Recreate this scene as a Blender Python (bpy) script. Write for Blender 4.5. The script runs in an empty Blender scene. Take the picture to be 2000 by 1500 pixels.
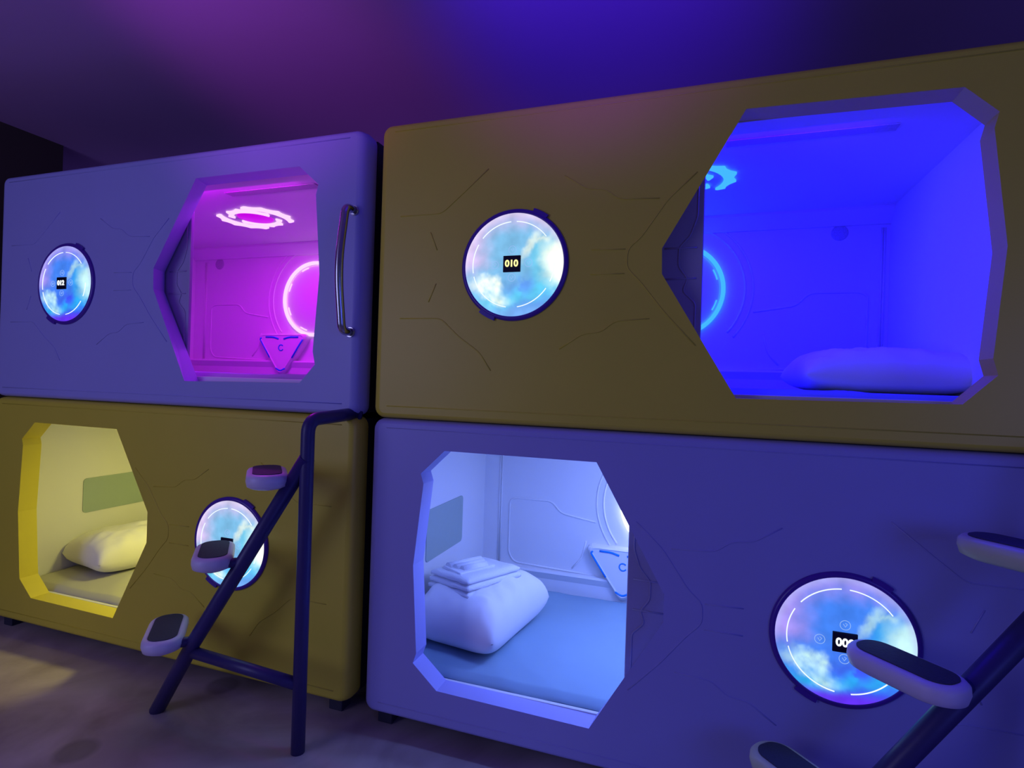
import bpy, bmesh, math, random
from mathutils import Vector, Matrix, noise

S = bpy.context.scene
COL = S.collection

# ---------------------------------------------------------------- camera
Z0 = 0.06                      # underside of the lower capsules above the floor
cam_d = bpy.data.cameras.new('camera')
cam = bpy.data.objects.new('camera', cam_d)
COL.objects.link(cam)
S.camera = cam
cam_d.sensor_width = 36.0
cam_d.lens = 1077.0 / 2000.0 * 36.0
cam_d.clip_start = 0.02
R = Matrix(((0.9473034224494765, -0.31891883357102474, -0.0301164972931093),
            (0.31874328898257475, 0.9477819324335132, -0.010588875650182317),
            (0.03192086387377657, 0.00043144674377003, 0.9994903062577742)))
right, fwd, up = R.col[0], R.col[1], R.col[2]
M4 = Matrix((right, up, -fwd)).transposed().to_4x4()
M4.translation = Vector((1.1504, -1.7818, 1.2327 + Z0))
cam.matrix_world = M4

# ---------------------------------------------------------------- exposure, world
S.view_settings.view_transform = 'Standard'
S.view_settings.look = 'None'
S.view_settings.exposure = 0.0
S.view_settings.gamma = 1.0
S.view_settings.use_curve_mapping = False
S.render.film_transparent = False
W = bpy.data.worlds.new('room_glow')
S.world = W
W.use_nodes = True
W.node_tree.nodes['Background'].inputs[0].default_value = (0.26, 0.30, 0.84, 1)
W.node_tree.nodes['Background'].inputs[1].default_value = 0.14

# ---------------------------------------------------------------- room lights
def aim(o, target):
    o.rotation_euler = (Vector(target) - o.location).to_track_quat('-Z', 'Y').to_euler()

def area(name, loc, target, size, power, color, shape='DISK', spread=math.pi):
    l = bpy.data.lights.new(name, 'AREA')
    l.shape = shape
    l.size = size
    l.energy = power
    l.color = color
    l.spread = spread
    o = bpy.data.objects.new(name, l)
    COL.objects.link(o)
    o.location = loc
    aim(o, target)
    return o

def spot(name, loc, target, power, color, angle, blend=1.0, radius=0.15):
    l = bpy.data.lights.new(name, 'SPOT')
    l.energy = power
    l.color = color
    l.spot_size = angle
    l.spot_blend = blend
    l.shadow_soft_size = radius
    o = bpy.data.objects.new(name, l)
    COL.objects.link(o)
    o.location = loc
    aim(o, target)
    return o

# glow of the row of capsules across the aisle
area('aisle_glow', (-2.1, -3.1, 1.6), (-0.5, 0.0, 1.2), 2.0, 27.0, (0.44, 0.44, 1.0))
# unseen spots, added to lay magenta and blue pools on the ceiling
spot('added_magenta_spot', (-0.5, -1.75, 1.75), (-0.5, 0.22, 2.70), 78.0, (0.42, 0.06, 0.62), math.radians(44))
spot('added_blue_spot', (0.75, -1.6, 1.75), (0.78, 0.02, 2.70), 170.0, (0.07, 0.0, 1.0), math.radians(46))
area('added_blue_fill', (3.3, -2.4, 1.3), (1.6, 0.0, 0.9), 1.2, 10.0, (0.10, 0.13, 1.0))  # added unseen fill, makes the right side of the fronts bluer
o = area('added_ceiling_fill', (-1.2, 1.45, 2.26 + Z0), (-1.2, 1.2, 2.66), 5.0, 2.2, (0.30, 0.16, 0.85))  # added behind the capsules to give the ceiling its purple tone
o.data.shape = 'RECTANGLE'
o.data.size_y = 0.12

# ---------------------------------------------------------------- materials
def mat(name, color, rough=0.5, metal=0.0, noise_amt=0.0, noise_scale=30.0, bump=0.0, coat=0.0, spec=0.5):
    m = bpy.data.materials.new(name)
    m.use_nodes = True
    nt = m.node_tree
    b = nt.nodes['Principled BSDF']
    b.inputs['Base Color'].default_value = (*color, 1)
    b.inputs['Roughness'].default_value = rough
    b.inputs['Metallic'].default_value = metal
    b.inputs['Coat Weight'].default_value = coat
    b.inputs['Specular IOR Level'].default_value = spec
    tc = nt.nodes.new('ShaderNodeTexCoord')
    n = nt.nodes.new('ShaderNodeTexNoise')
    n.inputs['Scale'].default_value = noise_scale
    n.inputs['Detail'].default_value = 4
    nt.links.new(tc.outputs['Object'], n.inputs['Vector'])
    if noise_amt > 0:
        mix = nt.nodes.new('ShaderNodeMix')
        mix.data_type = 'RGBA'
        mix.inputs[6].default_value = (*[c * (1 - noise_amt) for c in color], 1)
        mix.inputs[7].default_value = (*[min(1, c * (1 + noise_amt)) for c in color], 1)
        nt.links.new(n.outputs['Fac'], mix.inputs[0])
        nt.links.new(mix.outputs[2], b.inputs['Base Color'])
    if bump > 0:
        bp = nt.nodes.new('ShaderNodeBump')
        bp.inputs['Strength'].default_value = bump
        bp.inputs['Distance'].default_value = 0.004
        nt.links.new(n.outputs['Fac'], bp.inputs['Height'])
        nt.links.new(bp.outputs['Normal'], b.inputs['Normal'])
    return m

def glow(name, color, strength):
    m = bpy.data.materials.new(name)
    m.use_nodes = True
    b = m.node_tree.nodes['Principled BSDF']
    b.inputs['Base Color'].default_value = (0.02, 0.02, 0.02, 1)
    b.inputs['Emission Color'].default_value = (*color, 1)
    b.inputs['Emission Strength'].default_value = strength
    return m

m_lav = mat('pale_lavender_gelcoat', (0.43, 0.42, 0.86), 0.42, noise_amt=0.04, noise_scale=3, bump=0.02)
m_yel = mat('yellow_gelcoat', (0.80, 0.68, 0.058), 0.42, noise_amt=0.05, noise_scale=3, bump=0.02)
m_side = mat('dark_capsule_side', (0.035, 0.035, 0.06), 0.6, noise_amt=0.2, noise_scale=8)
m_in = mat('white_liner_plastic', (0.80, 0.80, 0.82), 0.45, noise_amt=0.02, noise_scale=4)
m_metal = mat('blue_black_powder_coat', (0.045, 0.035, 0.16), 0.4, noise_amt=0.1, noise_scale=60)
m_chrome = mat('brushed_chrome', (0.55, 0.55, 0.6), 0.22, metal=1.0)
m_step = mat('white_step_plastic', (0.80, 0.74, 0.92), 0.4, noise_amt=0.03)
m_stepc = mat('cream_step_plastic', (0.66, 0.70, 0.48), 0.4, noise_amt=0.03)
m_rubber = mat('dark_rubber_mat', (0.045, 0.05, 0.085), 0.7, noise_amt=0.25, noise_scale=160, bump=0.3)
m_black = mat('black_bezel', (0.012, 0.01, 0.05), 0.3)
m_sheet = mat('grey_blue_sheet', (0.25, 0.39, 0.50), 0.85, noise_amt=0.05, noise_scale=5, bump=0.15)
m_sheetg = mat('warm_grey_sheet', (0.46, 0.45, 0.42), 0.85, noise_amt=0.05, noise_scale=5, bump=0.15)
m_pillow = mat('white_pillowcase', (0.85, 0.84, 0.86), 0.9, noise_amt=0.03, noise_scale=8, bump=0.2)
m_towel = mat('white_terry_towel', (0.86, 0.87, 0.9), 0.95, noise_amt=0.05, noise_scale=220, bump=0.6)
m_niche = mat('grey_green_panel', (0.36, 0.46, 0.42), 0.5, noise_amt=0.03)
m_nichef = mat('white_panel_frame', (0.78, 0.78, 0.80), 0.5)
m_vent = mat('grey_speaker_mesh', (0.48, 0.48, 0.54), 0.7, noise_amt=0.3, noise_scale=200)
m_ceil = mat('matte_violet_ceiling_paint', (0.54, 0.30, 0.64), 0.95, noise_amt=0.05, noise_scale=1.2)
m_wall = mat('dark_brown_wall_paint', (0.10, 0.075, 0.055), 0.9, noise_amt=0.1, noise_scale=2)
m_wallb = mat('wall_paint', (0.30, 0.28, 0.34), 0.9, noise_amt=0.05, noise_scale=2)

# floor: marbled vinyl with darker round stains
def floor_mat():
    m = bpy.data.materials.new('marbled_vinyl_floor')
    m.use_nodes = True
    nt = m.node_tree
    b = nt.nodes['Principled BSDF']
    tc = nt.nodes.new('ShaderNodeTexCoord')
    n = nt.nodes.new('ShaderNodeTexNoise')
    n.inputs['Scale'].default_value = 2.2
    n.inputs['Detail'].default_value = 7
    n.inputs['Distortion'].default_value = 1.2
    r = nt.nodes.new('ShaderNodeValToRGB')
    r.color_ramp.elements[0].position = 0.25
    r.color_ramp.elements[0].color = (0.28, 0.21, 0.20, 1)
    r.color_ramp.elements[1].position = 0.68
    r.color_ramp.elements[1].color = (0.60, 0.50, 0.48, 1)
    nt.links.new(tc.outputs['Object'], n.inputs['Vector'])
    nt.links.new(n.outputs['Fac'], r.inputs[0])
    v = nt.nodes.new('ShaderNodeTexVoronoi')
    v.inputs['Scale'].default_value = 2.6
    nt.links.new(tc.outputs['Object'], v.inputs['Vector'])
    mr = nt.nodes.new('ShaderNodeMapRange')
    mr.inputs[1].default_value = 0.14
    mr.inputs[2].default_value = 0.20
    mr.inputs[3].default_value = 0.62
    mr.inputs[4].default_value = 1.0
    nt.links.new(v.outputs['Distance'], mr.inputs[0])
    mx = nt.nodes.new('ShaderNodeMix')
    mx.data_type = 'RGBA'
    mx.blend_type = 'MULTIPLY'
    mx.inputs[0].default_value = 1
    nt.links.new(r.outputs[0], mx.inputs[6])
    nt.links.new(mr.outputs[0], mx.inputs[7])
    nt.links.new(mx.outputs[2], b.inputs['Base Color'])
    b.inputs['Roughness'].default_value = 0.5
    return m
m_floor = floor_mat()

# ---------------------------------------------------------------- mesh helpers
def obj(name, bm, m, parent=None, smooth=False, loc=None, mats=None):
    me = bpy.data.meshes.new(name)
    bmesh.ops.recalc_face_normals(bm, faces=bm.faces)
    bm.to_mesh(me)
    bm.free()
    for mm in (mats or [m]):
        me.materials.append(mm)
    if smooth:
        for p in me.polygons:
            p.use_smooth = True
    o = bpy.data.objects.new(name, me)
    COL.objects.link(o)
    if parent:
        o.parent = parent
    if loc:
        o.location = loc
    return o

def thing(name, label, cat, loc=(0, 0, 0), group=None):
    o = bpy.data.objects.new(name, None)
    o.empty_display_size = 0.1
    COL.objects.link(o)
    o.location = loc
    tag(o, label, cat, group)
    return o

def tag(o, label, cat, group=None):
    o['label'] = label
    o['category'] = cat
    if group:
        o['group'] = group
    return o

def box(bm, x0, x1, y0, y1, z0, z1, bev=0.0, mi=0):
    t = bmesh.new()
    bmesh.ops.create_cube(t, size=1)
    for v in t.verts:
        v.co = Vector((x0 + (v.co.x + .5) * (x1 - x0), y0 + (v.co.y + .5) * (y1 - y0), z0 + (v.co.z + .5) * (z1 - z0)))
    if bev > 0:
        bmesh.ops.bevel(t, geom=list(t.edges), offset=bev, segments=3, affect='EDGES', profile=0.5)
    merge(bm, t, mi)

def merge(bm, t, mi=0, mtx=None):
    if mtx:
        bmesh.ops.transform(t, matrix=mtx, verts=t.verts)
    vs = [bm.verts.new(v.co) for v in t.verts]
    t.verts.index_update()
    for f in t.faces:
        try:
            nf = bm.faces.new([vs[v.index] for v in f.verts])
            nf.material_index = mi
            nf.smooth = f.smooth
        except ValueError:
            pass
    t.free()

def tube(bm, pts, r, seg=14, caps=True, closed=False, mi=0):
    pts = [Vector(p) for p in pts]
    n = len(pts)
    rings = []
    prev = None
    for i, p in enumerate(pts):
        if closed:
            d = (pts[(i + 1) % n] - pts[i - 1]).normalized()
        else:
            d = (pts[min(i + 1, n - 1)] - pts[max(i - 1, 0)]).normalized()
        if prev is None:
            a = Vector((0, 0, 1)) if abs(d.z) < .9 else Vector((1, 0, 0))
            u = d.cross(a).normalized()
        else:
            u = (prev - d * prev.dot(d)).normalized()
        prev = u
        w = d.cross(u)
        rr = r[i] if isinstance(r, (list, tuple)) else r
        rings.append([bm.verts.new(p + (u * math.cos(t) + w * math.sin(t)) * rr) for t in [2 * math.pi * k / seg for k in range(seg)]])
    for i in range(n if closed else n - 1):
        a, b = rings[i], rings[(i + 1) % n]
        for k in range(seg):
            f = bm.faces.new((a[k], a[(k + 1) % seg], b[(k + 1) % seg], b[k]))
            f.smooth = True
            f.material_index = mi
    if caps and not closed:
        bm.faces.new(rings[0][::-1]).material_index = mi
        bm.faces.new(rings[-1]).material_index = mi

def fillet(pts, r, k=6):
    pts = [Vector(p) for p in pts]
    out = [pts[0]]
    for i in range(1, len(pts) - 1):
        a, b, c = pts[i - 1], pts[i], pts[i + 1]
        rr = min(r, (a - b).length * .49, (c - b).length * .49)
        p0 = b + (a - b).normalized() * rr
        p2 = b + (c - b).normalized() * rr
        for j in range(k + 1):
            t = j / k
            out.append(p0 * (1 - t) ** 2 + b * 2 * t * (1 - t) + p2 * t * t)
    out.append(pts[-1])
    return out

def lathe(bm, prof, cx, cz, seg=64, mi=0):
    """profile of (radius, y) turned about the y axis at (cx, cz)"""
    rings = []
    for r, y in prof:
        if r < 1e-6:
            rings.append([bm.verts.new((cx, y, cz))])
        else:
            rings.append([bm.verts.new((cx + r * math.cos(2 * math.pi * k / seg), y, cz + r * math.sin(2 * math.pi * k / seg))) for k in range(seg)])
    for a, b in zip(rings, rings[1:]):
        for k in range(seg):
            k2 = (k + 1) % seg
            if len(a) == 1 and len(b) == 1:
                continue
            if len(b) == 1:
                f = bm.faces.new((a[k], a[k2], b[0]))
            elif len(a) == 1:
                f = bm.faces.new((a[0], b[k2], b[k]))
            else:
                f = bm.faces.new((a[k], a[k2], b[k2], b[k]))
            f.smooth = True
            f.material_index = mi

def prism(bm, poly, axis, a, b, mi=0):
    """poly of 2d points extruded; axis 'y': (x,z), axis 'x': (y,z), axis 'z': (x,y)"""
    def P(p, t):
        return {'y': (p[0], t, p[1]), 'x': (t, p[0], p[1]), 'z': (p[0], p[1], t)}[axis]
    A = [bm.verts.new(P(p, a)) for p in poly]
    B = [bm.verts.new(P(p, b)) for p in poly]
    n = len(poly)
    bm.faces.new(A).material_index = mi
    bm.faces.new(B[::-1]).material_index = mi
    for i in range(n):
        bm.faces.new((A[i], B[i], B[(i + 1) % n], A[(i + 1) % n])).material_index = mi

def arc_band(bm, cx, cz, r0, r1, a0, a1, y0, y1, seg=24):
    """flat curved bar lying in the facade plane"""
    L = []
    for i in range(seg + 1):
        t = a0 + (a1 - a0) * i / seg
        c, s = math.cos(t), math.sin(t)
        L.append([bm.verts.new((cx + r * c, y, cz + r * s)) for r, y in ((r0, y0), (r1, y0), (r1, y1), (r0, y1))])
    for p, q in zip(L, L[1:]):
        for k in range(4):
            bm.faces.new((p[k], p[(k + 1) % 4], q[(k + 1) % 4], q[k]))
    bm.faces.new(L[0][::-1])
    bm.faces.new(L[-1])

def rrect(x0, x1, z0, z1, r, k=6):
    pts = []
    for cx, cz, a in ((x1 - r, z0 + r, -90), (x1 - r, z1 - r, 0), (x0 + r, z1 - r, 90), (x0 + r, z0 + r, 180)):
        for j in range(k + 1):
            t = math.radians(a + 90 * j / k)
            pts.append((cx + r * math.cos(t), cz + r * math.sin(t)))
    return pts

# ---------------------------------------------------------------- the room
def struct(name, bm, m):
    o = obj(name, bm, m)
    o['kind'] = 'structure'
    return o
b = bmesh.new(); box(b, -6, 6, -5.0, 3.0, -0.1, 0.0); struct('floor', b, m_floor)
b = bmesh.new(); box(b, -6, 6, -5.0, 3.0, 2.6 + Z0, 2.75 + Z0); struct('ceiling', b, m_ceil)
b = bmesh.new(); box(b, -6, 6, 2.2, 2.35, 0.0, 2.6 + Z0); struct('wall_back', b, m_wallb)
b = bmesh.new(); box(b, -2.85, -2.56, -5.0, 0.52, 0.0, 2.6 + Z0); struct('wall_left', b, m_wall)

# ---------------------------------------------------------------- capsules
L, H, G, GZ = 2.109, 1.0915, 0.0604, 1.092
XL = -L - G

def rounded_loop(x0, x1, z0, z1, r, y, k=5):
    return [(p[0], y, p[1]) for p in rrect(x0, x1, z0, z1, r, k)]

def front_panel(hole, disc, m, parent):
    bm = bmesh.new()
    # stacked loops from the flat front round to the back edge
    loops = []
    for inset, y, r in ((0.036, 0.0, .02), (0.023, 0.003, .03), (0.012, 0.010, .035), (0.004, 0.024, .04), (0.0, 0.045, .04), (0.002, 0.082, .04)):
        loops.append([bm.verts.new(p) for p in rounded_loop(inset, L - inset, inset * .55, H - inset * .55, r, y)])
    n = len(loops[0])
    for a, b_ in zip(loops, loops[1:]):
        for i in range(n):
            f = bm.faces.new((a[i], a[(i + 1) % n], b_[(i + 1) % n], b_[i]))
            f.smooth = True
    hv = [bm.verts.new((x, 0, z)) for x, z in hole]
    dirx = 1 if disc[0] > L / 2 else -1
    flare = {7: .010, 8: .032, 9: .032, 10: .028}
    hb = [bm.verts.new((x + dirx * flare.get(i, 0), 0.08, z)) for i, (x, z) in enumerate(hole)]
    m_ = len(hole)
    for i in range(m_):
        bm.faces.new((hv[i], hv[(i + 1) % m_], hb[(i + 1) % m_], hb[i]))
    e1 = [bm.edges.get((loops[0][i], loops[0][(i + 1) % n])) for i in range(n)]
    e2 = [bm.edges.get((hv[i], hv[(i + 1) % m_])) for i in range(m_)]
    bmesh.ops.triangle_fill(bm, edges=e1 + e2, use_beauty=True)
    # back skin of the panel
    bl = [bm.verts.new((v.co.x, 0.08, v.co.z)) for v in loops[0]]
    eb = [bm.edges.new((bl[i], bl[(i + 1) % n])) for i in range(n)]
    e3 = [bm.edges.get((hb[i], hb[(i + 1) % m_])) for i in range(m_)]
    bmesh.ops.triangle_fill(bm, edges=eb + e3, use_beauty=True)
    return obj('front_panel', bm, m, parent)

# relief lines on the front, for a disc on the left of the panel
RELIEF = [
    [(.10, .743), (.184, .743), (.266, .743), (.338, .801), (.441, .886)],
    [(.11, .368), (.235, .368), (.275, .367), (.347, .302), (.427, .248), (.471, .185)],
    [(.712, .838), (.789, .787), (.848, .782), (.892, .746), (1.02, .739)],
    [(.712, .262), (.789, .313), (.848, .318), (.892, .354), (1.0, .361)],
    [(.809, .587), (.918, .584)], [(.809, .506), (.918, .506)],
    [(1.13, .811), (1.046, .734), (.966, .618), (.926, .585), (.924, .524), (.971, .475), (1.043, .382), (1.14, .277)],
    [(.252, .492), (.224, .427)], [(.252, .612), (.224, .677)],
    [(.066, .046), (.50, .046), (1.10, .046), (2.04, .046)],
    [(.066, 1.058), (.70, 1.058), (1.40, 1.058), (2.04, 1.058)],
]

NUM = {}
def digits(text, cx, cz, y, size, m, parent):
    cu = bpy.data.curves.new('digits', 'FONT')
    cu.body = text
    cu.size = size
    cu.align_x = 'CENTER'
    cu.align_y = 'CENTER'
    cu.extrude = 0.0006
    cu.offset = size * 0.035
    tmp = bpy.data.objects.new('digits_tmp', cu)
    COL.objects.link(tmp)
    bpy.context.view_layer.update()
    me = bpy.data.meshes.new_from_object(tmp.evaluated_get(bpy.context.evaluated_depsgraph_get()))
    bpy.data.objects.remove(tmp)
    o = bpy.data.objects.new('room_number', me)
    me.materials.clear()
    me.materials.append(m)
    COL.objects.link(o)
    o.location = (cx, y, cz)
    o.rotation_euler = (math.pi / 2, 0, 0)
    o.parent = parent
    return o

def fbm(x, y, s, seed=0.0, o=5):
    v, a, f = 0, .5, s
    for _ in range(o):
        v += a * noise.noise(Vector((x * f + seed, y * f - seed, seed * .7)))
        a *= .5
        f *= 2
    return v

def sm(a, b, x):
    t = max(0, min(1, (x - a) / (b - a)))
    return t * t * (3 - 2 * t)

def disc_color(px, pz, white):
    """printed planet picture on the round lamp (px, pz in -1..1)"""
    w1 = fbm(px, pz, 1.6, 3.1) * .5
    w2 = fbm(px, pz, 1.9, 7.7) * .5
    x, z = px + w1 * .55 + .10 * fbm(px, pz, 5.5, 2.9), pz + w2 * .55 + .10 * fbm(px, pz, 5.5, 8.8)
    r = math.hypot(px, pz)
    if white:
        base = Vector((.22, .55, .86)); deep = Vector((.12, .34, .95)); pink = Vector((.82, .62, 1.0)); low = Vector((.22, .48, .98))
        cy = Vector((.12, .75, 1.0)); wh = Vector((1.15, 1.25, 1.05))
    else:
        base = Vector((.06, .24, .95)); deep = Vector((.05, .07, .98)); pink = Vector((.46, .34, 1.0)); low = Vector((.14, .03, .95))
        cy = Vector((.02, .55, .98)); wh = Vector((.62, .98, 1.02))
    c = base.copy()
    c = c.lerp(deep, sm(-.05, -.55, z) * sm(-.5, .1, x) * .8)
    c = c.lerp(pink, sm(-.25, -.9, x) * sm(-.4, .1, z) * .95)
    c = c.lerp(pink * .95, sm(.45, .9, z) * .75)
    c = c.lerp(cy, sm(.28, .0, abs(z + .62 - .25 * x)) * .7)
    streak = (.75 + .9 * fbm(px, pz, 4.5, 6.1)) * sm(.22, .0, abs(z + .62 + .25 * x + .35 * fbm(px, pz, 2.4, 1.3))) * sm(.15, -.45, x) * sm(-.98, -.6, x)
    c = c.lerp(wh, min(1, streak * 1.15))
    right_ = sm(.45, .85, x) * sm(.62, .12, abs(z - .05 + .2 * fbm(px, pz, 3, 9)))
    c = c.lerp(cy, sm(.25, .6, x) * sm(.7, .2, abs(z)) * .6)
    c = c.lerp(wh, right_)
    vee = sm(.13, .0, abs(x - .38 - (z - .3) * .45)) * sm(-.1, .15, z) * sm(.75, .45, z)
    vee = max(vee, sm(.12, .0, abs(z - .42 - (x - .5) * .4)) * sm(.2, .4, x) * sm(.85, .65, x))
    c = c.lerp(wh * .85, vee * .7)
    c = c.lerp(low, sm(-.72, -.92, pz) * (.7 if white else .95))
    blot = sm(.02, .14, fbm(px, pz, 3.2, 5.5)) * sm(.28, .05, math.hypot(px - .25, pz + .42)) 
    c = c.lerp(deep, blot * .8)
    c = c.lerp(pink.lerp(wh, .3), sm(.86, .99, r) * sm(-.5, .3, pz) * .5)
    c *= 1 + .30 * fbm(px, pz, 5, 2.2)
    return c

_screen = {}
def screen_mat(strength):
    k = 'backlit_planet_print_%d' % int(strength * 100)
    if k in _screen:
        return _screen[k]
    m = bpy.data.materials.new(k)
    m.use_nodes = True
    nt = m.node_tree
    b_ = nt.nodes['Principled BSDF']
    b_.inputs['Base Color'].default_value = (0.02, 0.02, 0.03, 1)
    b_.inputs['Roughness'].default_value = 0.15
    a = nt.nodes.new('ShaderNodeVertexColor')
    a.layer_name = 'print'
    nt.links.new(a.outputs['Color'], b_.inputs['Emission Color'])
    b_.inputs['Emission Strength'].default_value = strength
    _screen[k] = m
    return m

m_arcline = glow('white_lit_line', (0.85, 0.95, 1.0), 1.1)
m_digbox = mat('dark_number_window', (0.005, 0.004, 0.03), 0.25)
m_digw = glow('white_lit_digits', (0.9, 0.97, 1.0), 1.2)
m_digy = glow('yellow_lit_digits', (1.0, 0.93, 0.35), 1.2)
m_icon = glow('faint_lit_icon', (0.35, 0.55, 1.0), 0.9)
m_purple = mat('violet_bezel', (0.10, 0.03, 0.42), 0.3)

def disc_lamp(cx, cz, text, white, strength, parent, dm):
    RR = 0.190
    bm = bmesh.new()
    lathe(bm, [(RR - .020, .004), (RR + .001, .004), (RR + .001, -.004), (RR - .004, -.009), (RR - .012, -.011), (RR - .015, -.008), (RR - .020, .004)], cx, cz, 96)
    for a, w in ((62, 8), (242, 9)):
        arc_band(bm, cx, cz, RR - .004, RR + .010, math.radians(a - w), math.radians(a + w), -.009, .004, 10)
    bz = obj('bezel', bm, m_purple, parent)
    # emissive dome with the printed picture
    bm = bmesh.new()
    rs = [0] + [(RR - .0125) * i / 46 for i in range(1, 47)]
    seg = 144
    r0 = RR - .0125
    rings = []
    for r in rs:
        y = -.0085 - .012 * (1 - (r / r0) ** 2)
        if r == 0:
            rings.append([bm.verts.new((cx, y, cz))])
        else:
            rings.append([bm.verts.new((cx + r * math.cos(2 * math.pi * k / seg), y, cz + r * math.sin(2 * math.pi * k / seg))) for k in range(seg)])
    for a, b_ in zip(rings, rings[1:]):
        for k in range(seg):
            k2 = (k + 1) % seg
            f = bm.faces.new((a[0], b_[k2], b_[k]) if len(a) == 1 else (a[k], a[k2], b_[k2], b_[k]))
            f.smooth = True
    cl = bm.loops.layers.float_color.new('print')
    cache = {}
    for f in bm.faces:
        for l in f.loops:
            kx = (round(l.vert.co.x, 5), round(l.vert.co.z, 5))
            if kx not in cache:
                c = disc_color((l.vert.co.x - cx) / r0, (l.vert.co.z - cz) / r0, white)
                cache[kx] = (max(0, c[0]), max(0, c[1]), max(0, c[2]), 1)
            l[cl] = cache[kx]
    sc = obj('lamp_face', bm, screen_mat(strength), parent, smooth=True)
    sc['label'] = 'glowing blue planet picture'
    def yy(r):
        return -.0085 - .012 * (1 - (r / r0) ** 2)
    bm = bmesh.new()
    ra = r0 * .82
    for a0, a1 in ((94, 140), (38, 86), (150, 190), (195, 262), (278, 325), (335, 360)):
        pts = []
        for i in range(19):
            t = math.radians(a0 + (a1 - a0) * i / 18)
            pts.append((cx + ra * math.cos(t), yy(ra) - .001, cz + ra * math.sin(t)))
        tube(bm, pts, .0016, 6)
    lr = obj('lit_line', bm, m_arcline, parent)
    lr['label'] = 'thin white broken circle of light'
    bm = bmesh.new()
    box(bm, cx - .031, cx + .031, yy(0) - .004, yy(0) + .012, cz - .028, cz + .028, .002)
    nb = obj('number_window', bm, m_digbox, parent)
    if text:
        digits(text, cx, cz, yy(0) - .0052, .031, dm, nb)
    for ix, iz in ((-.062, -.001), (.058, .002), (0, .048), (0, -.046)):
        bm = bmesh.new()
        ya = yy(math.hypot(ix, iz)) - .001
        ring = [(cx + ix + .013 * math.cos(t), ya, cz + iz + .013 * math.sin(t)) for t in [2 * math.pi * k / 20 for k in range(20)]]
        tube(bm, ring, .0008, 5, closed=True)
        tube(bm, [(cx + ix - .005, ya, cz + iz + .003), (cx + ix, ya, cz + iz - .005), (cx + ix + .005, ya, cz + iz + .003), (cx + ix, ya, cz + iz + .006)], .0009, 5)
        obj('touch_icon', bm, m_icon, parent)

def star_lamp(cx, cy, z, m, parent):
    """swirl of jagged light bars on the capsule ceiling, around a round glowing core"""
    bm = bmesh.new()
    def band(pts_in, pts_out):
        n = len(pts_in)
        A = [bm.verts.new((cx + p[0], cy + p[1], z)) for p in pts_in]
        B = [bm.verts.new((cx + p[0], cy + p[1], z)) for p in pts_out]
        A2 = [bm.verts.new((cx + p[0], cy + p[1], z - .008)) for p in pts_in]
        B2 = [bm.verts.new((cx + p[0], cy + p[1], z - .008)) for p in pts_out]
        for i in range(n - 1):
            bm.faces.new((A[i], A[i + 1], B[i + 1], B[i]))
            bm.faces.new((A2[i], B2[i], B2[i + 1], A2[i + 1]))
            bm.faces.new((A[i], A2[i], A2[i + 1], A[i + 1]))
            bm.faces.new((B[i], B[i + 1], B2[i + 1], B2[i]))
        bm.faces.new((A[0], B[0], B2[0], A2[0]))
        bm.faces.new((A[-1], A2[-1], B2[-1], B[-1]))
    def arc(r_in, r_out, a0, a1, zig, n=14):
        I, O = [], []
        for i in range(n + 1):
            t = math.radians(a0 + (a1 - a0) * i / n)
            w = math.sin(math.pi * i / n)
            ro = r_in + (r_out - r_in) * (.25 + .75 * w) + (zig if i % 3 == 1 else 0)
            I.append((r_in * math.cos(t), r_in * math.sin(t)))
            O.append((ro * math.cos(t), ro * math.sin(t)))
        band(I, O)
    arc(.105, .135, 20, 170, .016)
    arc(.105, .135, 200, 350, .016)
    arc(.165, .205, 110, 215, .014)
    arc(.165, .205, -70, 35, .014)
    return obj('ceiling_lamp', bm, m, parent)

INTERIOR = dict(
    grooves=[
        [(.668, .525), (.48, .553), (.431, .611), (.225, .611), (.191, .595), (.192, .306), (.226, .26), (.668, .247)],
        [(.131, .90), (.131, .24)], [(.142, .90), (.142, .24)],
        [(.62, .42), (.60, .33), (.55, .27)],
    ])

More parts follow.
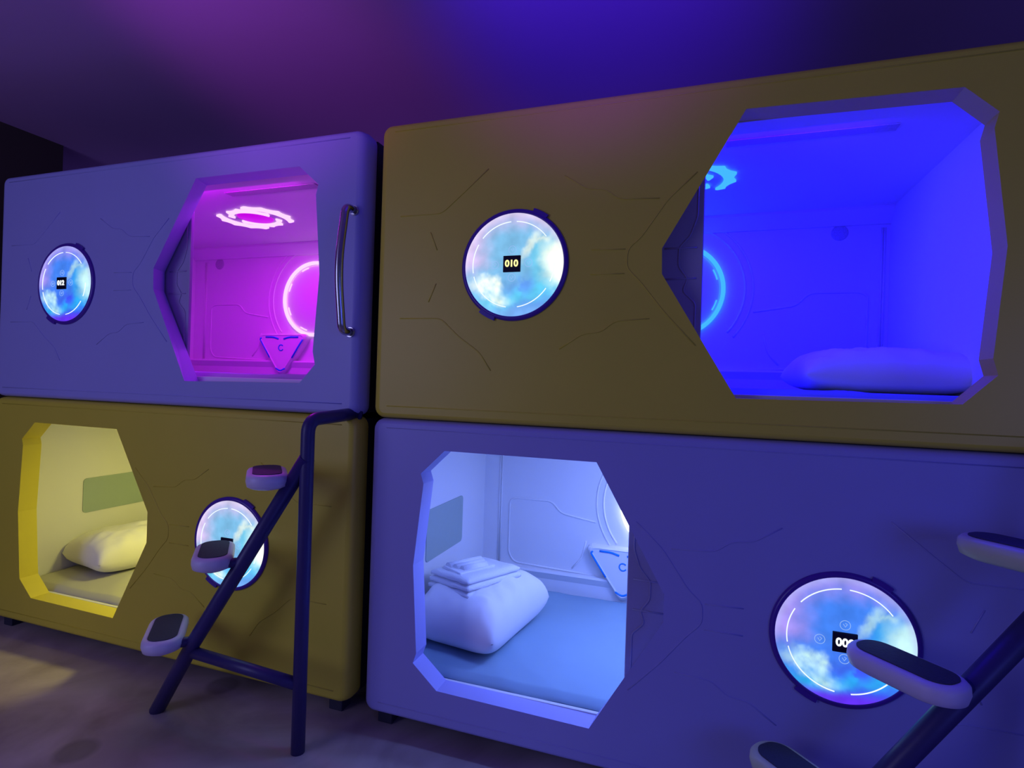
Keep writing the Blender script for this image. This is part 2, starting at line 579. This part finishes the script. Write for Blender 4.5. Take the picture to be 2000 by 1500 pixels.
def capsule(name, label, x, z, hole, disc, text, white, dstr, dm, shell, open_right, endwall, light_col, light_pow, strip, ring_m, lamp_m, niche, door_x, doorless=False, feet=False, group='stacked sleeping capsules'):
    t = thing(name, label, 'sleeping capsule', (x, 0, z + Z0))
    front_panel(hole, disc, shell, t)
    # raised relief lines
    bm = bmesh.new()
    for ln in RELIEF:
        pts = [((p[0] if open_right else L - p[0]), -.0005, p[1]) for p in ln]
        tube(bm, fillet(pts, .02, 3), .0019, 6)
    obj('relief_line', bm, shell, t)
    # outer body
    bm = bmesh.new()
    box(bm, .012, L - .012, .10, 1.16, .012, .030)
    box(bm, .012, L - .012, .10, 1.16, H - .030, H - .012)
    box(bm, .012, .030, .10, 1.16, .030, H - .030)
    box(bm, L - .030, L - .012, .10, 1.16, .030, H - .030)
    box(bm, .030, L - .030, 1.14, 1.16, .030, H - .030)
    obj('body', bm, m_side, t)
    # inner liner: five slabs
    x0, x1 = (.04, L - .04)
    if endwall is not None:
        if open_right:
            x1 = endwall
        else:
            x0 = endwall
    zb, zt, yb = .10, .985, 1.10
    bm = bmesh.new()
    box(bm, x0 - .008, x0, .081, yb, zb, zt)
    box(bm, x1, x1 + .008, .081, yb, zb, zt)
    box(bm, x0 - .008, x1 + .008, .081, yb, zt, zt + .01)
    box(bm, x0 - .008, x1 + .008, .081, yb, zb - .01, zb)
    box(bm, x0 - .008, x1 + .008, yb, yb + .01, zb - .01, zt + .01)
    # cove between ceiling and back wall, ledge above the bed
    prism(bm, [(yb, zt), (yb, zt - .07), (yb - .012, zt - .07), (yb - .06, zt - .012), (yb - .06, zt)], 'x', x0, x1)
    prism(bm, [(yb, .245), (yb, .10), (yb - .02, .10), (yb - .02, .20), (yb - .035, .235), (yb - .030, .245)], 'x', x0, x1)
    obj('inner_lining', bm, m_in, t)
    bm = bmesh.new()
    sx0 = 1.22 if open_right else .32
    box(bm, sx0, sx0 + .50, .20, .25, zt - .004, zt - .0005, .001)
    obj('ceiling_vent', bm, m_vent, t)
    # relief of the back wall
    bm = bmesh.new()
    RX, RZ = 1.03, .635
    for ln in INTERIOR['grooves']:
        for mir in (0, 1):
            pts = [((p[0] if not mir else 2 * RX - p[0]), yb - .001, p[1]) for p in ln]
            tube(bm, fillet(pts, .03, 4), .0045, 8)
    for rr in (.36, .325):
        pts = [(RX + rr * math.cos(a), yb - .001, RZ + rr * math.sin(a)) for a in [math.radians(-40 + 260 * k / 60) for k in range(61)]]
        tube(bm, pts, .005, 8)
    obj('wall_moulding', bm, m_in, t)
    # porthole ring lamp on the back wall
    bm = bmesh.new()
    r = .225
    tube(bm, [(RX + r * math.cos(a), yb - .012, RZ + r * math.sin(a)) for a in [2 * math.pi * k / 96 for k in range(96)]], .0105, 10, closed=True)
    rl = obj('ring_lamp', bm, ring_m, t)
    for a0 in (22, 68, 112, 158, 202, 248, 292, 338):
        bm = bmesh.new()
        aa = math.radians(a0)
        arc_band(bm, RX, RZ, r - .026, r - .020, aa - .13, aa + .13, yb - .010, yb - .005, 8)
        obj('lit_tick', bm, ring_m, rl)
    bm = bmesh.new()
    lathe(bm, [(0, yb - .006), (r - .02, yb - .006), (r - .012, yb)], RX, RZ, 64)
    obj('porthole_disc', bm, m_in, t)
    # triangular control console under the ring
    bm = bmesh.new()
    tri = [Vector(p) for p in ((.635, 0, .405), (1.005, 0, .405), (.82, 0, .150))]
    pts = fillet([(tri[0] + tri[1]) / 2, tri[1], tri[2], tri[0], (tri[0] + tri[1]) / 2], .05, 6)[:-1]
    cxy = sum(pts, Vector()) / len(pts)
    prev = None
    for sc_, y_ in ((1.12, yb), (1.10, yb - .040), (1.0, yb - .052), (.93, yb - .048), (.0, yb - .048)):
        ringv = [bm.verts.new((cxy.x + (p.x - cxy.x) * sc_, y_, cxy.z + (p.z - cxy.z) * sc_)) for p in pts] if sc_ else [bm.verts.new((cxy.x, y_, cxy.z))]
        if prev:
            n = len(prev)
            for i in range(n):
                if len(ringv) == 1:
                    bm.faces.new((prev[i], prev[(i + 1) % n], ringv[0]))
                else:
                    bm.faces.new((prev[i], prev[(i + 1) % n], ringv[(i + 1) % n], ringv[i]))
        prev = ringv
    cons = obj('control_console', bm, m_in, t)
    for seg_ in (((.665, .388), (.655, .378), (.688, .330), (.735, .262)), ((.70, .392), (.76, .392), (.80, .380)), ((.84, .380), (.88, .392), (.95, .392)), ((.985, .378), (.95, .330), (.905, .262)), ((.785, .195), (.82, .176), (.855, .195))):
        bm = bmesh.new()
        tube(bm, fillet([(p[0], yb - .0485, p[1]) for p in seg_], .02, 4), .0055, 6)
        o = obj('accent_strip', bm, m_cyan, cons)
        o['label'] = 'bright blue accent strip'
    bm = bmesh.new()
    tube(bm, [(.82 + .018 * math.cos(a), yb - .049, .325 + .018 * math.sin(a)) for a in [math.radians(40 + 290 * k / 20) for k in range(21)]], .0035, 6)
    obj('power_mark', bm, m_cyan, cons)
    # two round speakers on the back wall
    for sx in (.25, 1.75):
        bm = bmesh.new()
        lathe(bm, [(0, yb - .004), (.028, yb - .006), (.034, yb - .003), (.036, yb)], sx, .885, 32)
        obj('round_speaker', bm, m_vent, t)
    # star lamp with its light
    lamp_o = star_lamp(1.06, .56, zt - .001, lamp_m, t)
    core_m = glow('lamp_core_glow', light_col, .85)
    bm = bmesh.new()
    lathe(bm, [(0, -.005), (.088, -.005), (.092, .0)], 0, 0, 48)
    bmesh.ops.transform(bm, matrix=Matrix.Translation((1.06, .56, zt)) @ Matrix.Rotation(math.pi / 2, 4, 'X'), verts=bm.verts)
    obj('lamp_disc', bm, core_m, lamp_o)
    a2 = area('added_front_fill', (x + 1.06, .13, z + Z0 + .965), (x + 1.06, .75, z + Z0), .12, light_pow * strip, light_col)  # added fill behind the front panel, brightens the pillow front
    a2.data.shape = 'RECTANGLE'
    a2.data.size = 1.2
    a2.data.size_y = .04
    a2.parent = t
    a2.matrix_parent_inverse = Matrix.Translation((-x, 0, -z - Z0))
    a = area('lamp_core', (x + 1.06, .56, z + Z0 + zt - .006), (x + 1.06, .56, z + Z0), .17, light_pow, light_col)
    a.parent = t
    a.matrix_parent_inverse = Matrix.Translation((-x, 0, -z - Z0))
    # niche panel on the end wall
    if niche:
        y0_, y1_, z0_, z1_ = niche
        xe = x1 if open_right else x0
        sg = -1 if open_right else 1
        bm = bmesh.new()
        pr = rrect(y0_, y1_, z0_, z1_, .02)
        prism(bm, pr, 'x', xe, xe + sg * .004)
        o = obj('headboard_panel', bm, m_niche, t)
        o['label'] = 'grey green inset panel'
    # sliding door parked behind the front
    sgn = -1 if open_right else 1       # direction from the opening towards the disc
    xa, xb = sorted((door_x, door_x + sgn * .62))
    bm = bmesh.new()
    box(bm, xa, xb, .086, .102, .14, .975, .004)
    dr = obj('sliding_door', bm, shell if doorless else m_doorpanel, t)
    bm = bmesh.new()
    for s_ in (0, 1):
        pts = [(door_x + sgn * q[0], .0855, q[1]) for q in ((.02, .16), (.02, .42), (.06, .46), (.045, .50), (.075, .54), (.075, .60), (.04, .64), (.02, .70), (.02, .95))]
    tube(bm, fillet(pts, .012, 3), .003, 6)
    tube(bm, [(door_x + sgn * .02, .0855, .60), (door_x + sgn * .12, .0855, .60)], .003, 6)
    tube(bm, [(door_x + sgn * .02, .0855, .50), (door_x + sgn * .12, .0855, .50)], .003, 6)
    obj('door_moulding', bm, m_doorpanel, dr)
    # disc lamp
    disc_lamp(disc[0], disc[1], text, white, dstr, t, dm)
    # sill track
    bm = bmesh.new()
    s0, s1 = sorted((hole[6][0], hole[5][0]))
    box(bm, x0 + .02, x1 - .02, .081, .096, .10, .132, .002)
    obj('door_track', bm, m_in, t)
    if feet:
        for fx in (.07, L - .09):
            for fy in (.05, 1.02):
                bm = bmesh.new()
                box(bm, fx - .03, fx + .03, fy, fy + .06, -Z0, .012, .004)
                obj('foot', bm, m_side, t)
    return t

m_cyan = mat('bright_blue_plastic', (0.0, 0.25, 0.85), 0.3)
m_doorpanel = mat('mauve_door_plastic', (0.40, 0.36, 0.56), 0.45, noise_amt=0.03)
m_ring_mag = glow('pink_white_ring_light', (1.0, 0.56, 1.0), 1.25)
m_ring_cy = glow('cyan_ring_light', (0.05, 0.44, 1.0), 1.1)
m_ring_wh = glow('white_ring_light', (0.9, 0.98, 1.0), 3.0)
m_ring_ye = glow('warm_ring_light', (1.0, 0.95, 0.6), 1.5)

# openings, clockwise from the top corner away from the disc (capsule coordinates)
def shift(pts, dx, dz):
    return [(p[0] - dx, p[1] - dz) for p in pts]
HO_UL = shift([(-.36, 2.063), (-.268, 1.985), (-.278, 1.945), (-.250, 1.636), (-.270, 1.335), (-.258, 1.285), (-.327, 1.211), (-.922, 1.202), (-1.119, 1.600), (-1.121, 1.690), (-.893, 2.064)], XL, GZ)
HO_UR = shift([(1.806, 2.069), (1.884, 1.993), (1.874, 1.951), (1.91, 1.637), (1.887, 1.341), (1.899, 1.297), (1.823, 1.217), (1.26, 1.212), (1.034, 1.593), (1.032, 1.673), (1.264, 2.08)], 0, GZ)
HO_LR = [(.306, .988), (.215, .900), (.227, .865), (.196, .566), (.219, .252), (.207, .216), (.304, .135), (.85, .127), (1.071, .509), (1.071, .595), (.848, .989)]
HO_LL = shift([(-1.86, .976), (-1.949, .892), (-1.940, .860), (-1.961, .535), (-1.938, .250), (-1.934, .215), (-1.849, .134), (-1.30, .129), (-1.11, .49), (-1.11, .624), (-1.313, .975)], XL, 0)

capsule('sleeping_capsule', 'pale lavender capsule numbered 012 with magenta lit opening, upper left', XL, GZ, HO_UL, (.500, .544), '012', False, 0.95, m_digw,
        m_lav, True, None, (.64, 0.0, .85), 6.5, .55, m_ring_mag, m_ring_mag, (.40, .80, .41, .62), L - .95)
capsule('sleeping_capsule', 'yellow capsule numbered 010 with deep blue lit opening, upper right', 0, GZ, HO_UR, (.544, .547), '010', True, 0.95, m_digy,
        m_yel, True, 1.95, (.015, 0.0, 1.0), 11.0, 1.3, m_ring_cy, m_ring_cy, None, 1.155)
capsule('sleeping_capsule', 'yellow capsule with warm lit opening and ladder before its round lamp, lower left', XL, 0, HO_LL, (1.528, .544), None, True, 0.95, m_digw,
        m_yel, False, None, (1.0, .92, .18), 6.2, .10, m_ring_ye, m_ring_ye, (.41, .95, .425, .62), .95, True, True)
capsule('sleeping_capsule', 'pale lavender capsule numbered 009 with icy blue lit opening, lower right', 0, 0, HO_LR, (1.561, .542), '009', False, 0.95, m_digw,
        m_lav, False, None, (.19, .30, 1.0), 6.0, 1.2, m_ring_wh, m_ring_wh, (.40, .79, .435, .665), .948, False, True)

# grab handle on the upper left capsule
ul = [o for o in COL.objects if o.get('label', '').startswith('pale lavender capsule numbered 012')][0]
bm = bmesh.new()
hx = -.100 - XL
zc = [1.870 - GZ, 1.410 - GZ]
pts = fillet([(hx, .0, zc[0]), (hx, -.055, zc[0]), (hx - .004, -.085, (zc[0] + zc[1]) / 2), (hx, -.055, zc[1]), (hx, .0, zc[1])], .10, 8)
tube(bm, pts, .0155, 16)
for zz in zc:
    tube(bm, [(hx, .001, zz), (hx, -.006, zz)], .019, 20)
h = obj('grab_handle', bm, m_chrome, ul)
h['label'] = 'curved chrome grab handle'

# ---------------------------------------------------------------- bedding
def mattress(x, z, x0, x1, label, m=None):
    bm = bmesh.new()
    nx, ny = 120, 64
    y0, y1 = .100, 1.075
    g = []
    for i in range(nx + 1):
        row = []
        for j in range(ny + 1):
            px = x0 + (x1 - x0) * i / nx
            py = y0 + (y1 - y0) * j / ny
            e = min(px - x0, x1 - px, py - y0, y1 - py)
            h_ = .148 - .022 * (1 - sm(0, .035, e)) + .006 * fbm(px + x, py + z, 3.0, 4.0) + .007 * max(0, 1 - 7 * abs(fbm(px * .9 + py * .5 + x, py * .5 - px * .3, 2.6, 8.0, 2))) * sm(.05, .3, fbm(px, py + x, 2.0, 3.3) + .25)
            row.append(bm.verts.new((px, py, h_)))
        g.append(row)
    for i in range(nx):
        for j in range(ny):
            bm.faces.new((g[i][j], g[i + 1][j], g[i + 1][j + 1], g[i][j + 1])).smooth = True
    rim = [g[i][0] for i in range(nx + 1)] + [g[nx][j] for j in range(1, ny + 1)] + [g[i][ny] for i in range(nx - 1, -1, -1)] + [g[0][j] for j in range(ny - 1, 0, -1)]
    lo = [bm.verts.new((v.co.x, v.co.y, .1005)) for v in rim]
    n = len(rim)
    for i in range(n):
        bm.faces.new((rim[i], rim[(i + 1) % n], lo[(i + 1) % n], lo[i]))
    bm.faces.new(lo)
    o = obj('mattress', bm, m or m_sheet, None)
    o.location = (x, 0, z + Z0)
    return tag(o, label, 'mattress')

def pillow(loc, rot, w, d, h, label, seed=0.0, tilt=(0, 0)):
    bm = bmesh.new()
    n = 40
    top, bot = {}, {}
    for i in range(n + 1):
        for j in range(n + 1):
            u = -1 + 2 * i / n
            v = -1 + 2 * j / n
            pu = 1 - .10 * (1 - v * v) ** 1.0 * abs(u) ** 3
            pv = 1 - .10 * (1 - u * u) ** 1.0 * abs(v) ** 3
            X, Y = u * w / 2 * pv * 1.0, v * d / 2 * pu
            X = u * w / 2 * (1 - .09 * (1 - v * v) * abs(u) ** 2)
            Y = v * d / 2 * (1 - .09 * (1 - u * u) * abs(v) ** 2)
            cr = 1 - .07 * (abs(u) * abs(v)) ** 5
            X, Y = X * cr, Y * cr
            t = (max(0, 1 - u ** 4) * max(0, 1 - v ** 4)) ** .5
            wr = .020 * fbm(u, v, 2.4, seed) + .008 * max(0, 1 - 6 * abs(fbm(u * .5 + v, v - u * .3, 2.2, seed + 5, 2))) + .009 * math.sin(15 * (v + .5 * u) + seed + 3 * fbm(u, v, 2, seed)) * sm(.35, .95, abs(u)) + .006 * math.sin(16 * (u + .3 * v) + seed) * sm(.5, .95, abs(v))
            zt_ = h * .62 * t + wr * t * t
            zb_ = -h * .38 * min(1, t * 1.1)
            zt_ = max(zt_, .0015)
            e = (i in (0, n)) or (j in (0, n))
            vt = bm.verts.new((X, Y, zt_ if not e else 0))
            top[i, j] = vt
            bot[i, j] = vt if e else bm.verts.new((X, Y, zb_))
    for i in range(n):
        for j in range(n):
            bm.faces.new((top[i, j], top[i + 1, j], top[i + 1, j + 1], top[i, j + 1])).smooth = True
            q = [bot[i, j], bot[i, j + 1], bot[i + 1, j + 1], bot[i + 1, j]]
            try:
                bm.faces.new(q).smooth = True
            except ValueError:
                pass
    o = obj('pillow', bm, m_pillow, None)
    o.location = (loc[0], loc[1], loc[2] + h * .38 + Z0)
    o.rotation_euler = (tilt[0], tilt[1], rot)
    return tag(o, label, 'pillow')

mattress(0, 0, .045, L - .045, 'thin grey blue mattress inside the icy blue lit lower right capsule')
mattress(XL, 0, .045, L - .045, 'thin grey mattress inside the warm lit lower left capsule', m_sheetg)
mattress(0, GZ, .045, 1.94, 'thin mattress under the pillow in the deep blue lit capsule')
mattress(XL, GZ, .045, L - .045, 'thin mattress inside the magenta lit upper left capsule')
pillow((.283, .49, .152), math.radians(-8), .43, .60, .235, 'plump white pillow with folded towels on top, icy blue capsule', 1.7)
pillow((XL + .285, .58, .152), math.radians(-10), .42, .66, .20, 'white pillow lying in the warm lit lower left capsule', 4.1)
pillow((1.735, .46, GZ + .150), math.radians(4), .56, .42, .145, 'white pillow lying in the deep blue lit capsule', 6.3)

# folded towels on the pillow of the lower right capsule
def towel(name, loc, rot, w, d, layers, th, label, seed):
    bm = bmesh.new()
    for k in range(layers):
        hw = w / 2 - .004 * k
        pts = []
        # one folded layer: a slab with a rounded fold on one side
        t = bmesh.new()
        bmesh.ops.create_grid(t, x_segments=22, y_segments=22, size=1)
        for v in t.verts:
            u, q = v.co.x, v.co.y
            e = (1 - abs(u) ** 8) * (1 - abs(q) ** 8)
            v.co = Vector((u * hw, q * d / 2 * (1 - .02 * k), th * (k + 1) * (1 if e > 0 else 1) - th * .5 * (1 - e ** .5 if e > 0 else 1) + .006 * fbm(u, q, 2.0, seed + k)))
        up_ = list(t.verts)
        low = {}
        for v in up_:
            low[v] = t.verts.new((v.co.x, v.co.y, th * k + (.006 * fbm(v.co.x / hw, v.co.y / d * 2, 2.0, seed + k - 1) if k else 0)))
        for f in list(t.faces):
            t.faces.new([low[v] for v in reversed(f.verts)])
        for ed in [e_ for e_ in t.edges if len(e_.link_faces) == 1 and e_.verts[0] in low]:
            a_, b_ = ed.verts
            t.faces.new((a_, b_, low[b_], low[a_]))
        for f in t.faces:
            f.smooth = True
        merge(bm, t)
    o = obj(name, bm, m_towel, None)
    o.location = (loc[0], loc[1], loc[2] + Z0)
    o.rotation_euler = (math.radians(-2), math.radians(-3), rot)
    return tag(o, label, 'towel')
towel('bath_towel', (.255, .47, .352), math.radians(-24), .25, .33, 3, .026, 'folded white bath towel lying directly on the pillow', 2.0)
# hand towel with looped folds on top
bm = bmesh.new()
for k, (ox, ww) in enumerate(((-.035, .050), (.0, .046), (.034, .040))):
    prof = []
    for i in range(13):
        a = math.pi * i / 12
        prof.append((ox + ww * .42 * math.cos(a), .022 * math.sin(a) + .004))
    A, B = [], []
    for s, lst in ((-1, A), (1, B)):
        for p in prof:
            lst.append(bm.verts.new((p[0] + .004 * s, s * (.085 - .012 * k), p[1])))
    for i in range(12):
        bm.faces.new((A[i], A[i + 1], B[i + 1], B[i])).smooth = True
    bm.faces.new(A[::-1])
    bm.faces.new(B)
    bm.faces.new((A[0], B[0], B[-1], A[-1]))
t_ = bmesh.new()
box(bm, -.062, .062, -.095, .095, -.004, .010, .004)
o = obj('hand_towel', bm, m_towel, None)
o.location = (.235, .44, .352 + .080 + Z0)
o.rotation_euler = (0, 0, math.radians(-30))
tag(o, 'small white towel in looped folds on top of the bath towel', 'towel')

# ---------------------------------------------------------------- ladders
def step_tread(parent, c, ang, m_body, length=.262, width=.135, th=.052):
    """rounded step block with a dark rubber mat, long axis turned by ang"""
    bm = bmesh.new()
    ca, sa = math.cos(ang), math.sin(ang)
    out = rrect(-length / 2, length / 2, -width / 2, width / 2, width * .46, 8)
    def ring(scale_in, z_):
        vs = []
        for px, py in out:
            k = math.hypot(px, py)
            qx = px - math.copysign(min(abs(px), scale_in), px)
            qy = py - math.copysign(min(abs(py), scale_in), py)
            vs.append(bm.verts.new((c[0] + qx * ca - qy * sa, c[1] + qx * sa + qy * ca, c[2] + z_)))
        return vs
    rings = [ring(.016, -th), ring(.004, -th * .85), ring(0, -th * .5), ring(.001, -th * .2), ring(.006, -.003), ring(.014, 0)]
    n = len(out)
    for a, b_ in zip(rings, rings[1:]):
        for i in range(n):
            bm.faces.new((a[i], a[(i + 1) % n], b_[(i + 1) % n], b_[i])).smooth = True
    bm.faces.new(rings[0][::-1])
    bm.faces.new(rings[-1])
    tr = obj('step', bm, m_body, parent)
    bm = bmesh.new()
    mo = rrect(-length / 2 + .022, length / 2 - .022, -width / 2 + .020, width / 2 - .020, width * .30, 8)
    tv = [[bm.verts.new((c[0] + px * ca - py * sa, c[1] + px * sa + py * ca, c[2] + zz)) for px, py in mo] for zz in (-.002, .0025)]
    for i in range(len(mo)):
        bm.faces.new((tv[0][i], tv[0][(i + 1) % len(mo)], tv[1][(i + 1) % len(mo)], tv[1][i]))
    bm.faces.new(tv[1])
    bm.faces.new(tv[0][::-1])
    o = obj('rubber_mat', bm, m_rubber, tr)
    return tr

def ladder(dx, label, mats_):
    root = thing('capsule_ladder', label, 'ladder', (dx, 0, 0))
    z = Z0
    px, py = -.119, -.20
    bm = bmesh.new()
    tube(bm, fillet([(-.100, .035, z + 1.100), (-.105, -.10, z + 1.093), (px, py, z + 1.088), (px, py, z + .7), (px, py, .0)], .085, 8), .0235, 18)
    post = obj('post', bm, m_metal, root)
    bm = bmesh.new()
    tube(bm, [(-.100, .048, z + 1.100), (-.100, .034, z + 1.100)], .034, 20)
    obj('wall_bracket', bm, m_metal, root)
    bm = bmesh.new()
    tube(bm, [(px, py, z + .955), (-.60, py, z + .235), (-.775, py, .0)], .027, 16)
    obj('diagonal_rail', bm, m_metal, root)
    bm = bmesh.new()
    tube(bm, [(px, py, z + .172), (-.60, py, z + .195)], .021, 16)
    obj('cross_bar', bm, m_metal, root)
    ang = math.atan2(.155, -.155)
    for (cx, cz), mb in zip(((-.735, .268), (-.520, .590), (-.290, .900)), mats_):
        cy = -.198 if cz > .3 else -.205
        ang = math.atan2(.150, -.140)
        tr = step_tread(root, (cx, cy, z + cz), ang, mb, .285 if cz < .3 else .262)
        # arm from the diagonal
        f = (z + .955 - (z + cz - .03)) / .72
        rx = px + (-.60 - px) * f
        bm = bmesh.new()
        ex = cx + .105 * .68
        tube(bm, [(rx, py, z + cz - .03), (ex, cy - .045, z + cz - .03)], .018, 12)
        obj('step_arm', bm, m_metal, tr)
    return root
ladder(0, 'dark metal ladder with three steps before the yellow lower left capsule', (m_step, m_step, m_step))
ladder(L + G, 'dark metal ladder with three steps before the lavender lower right capsule', (m_stepc, m_step, m_stepc))
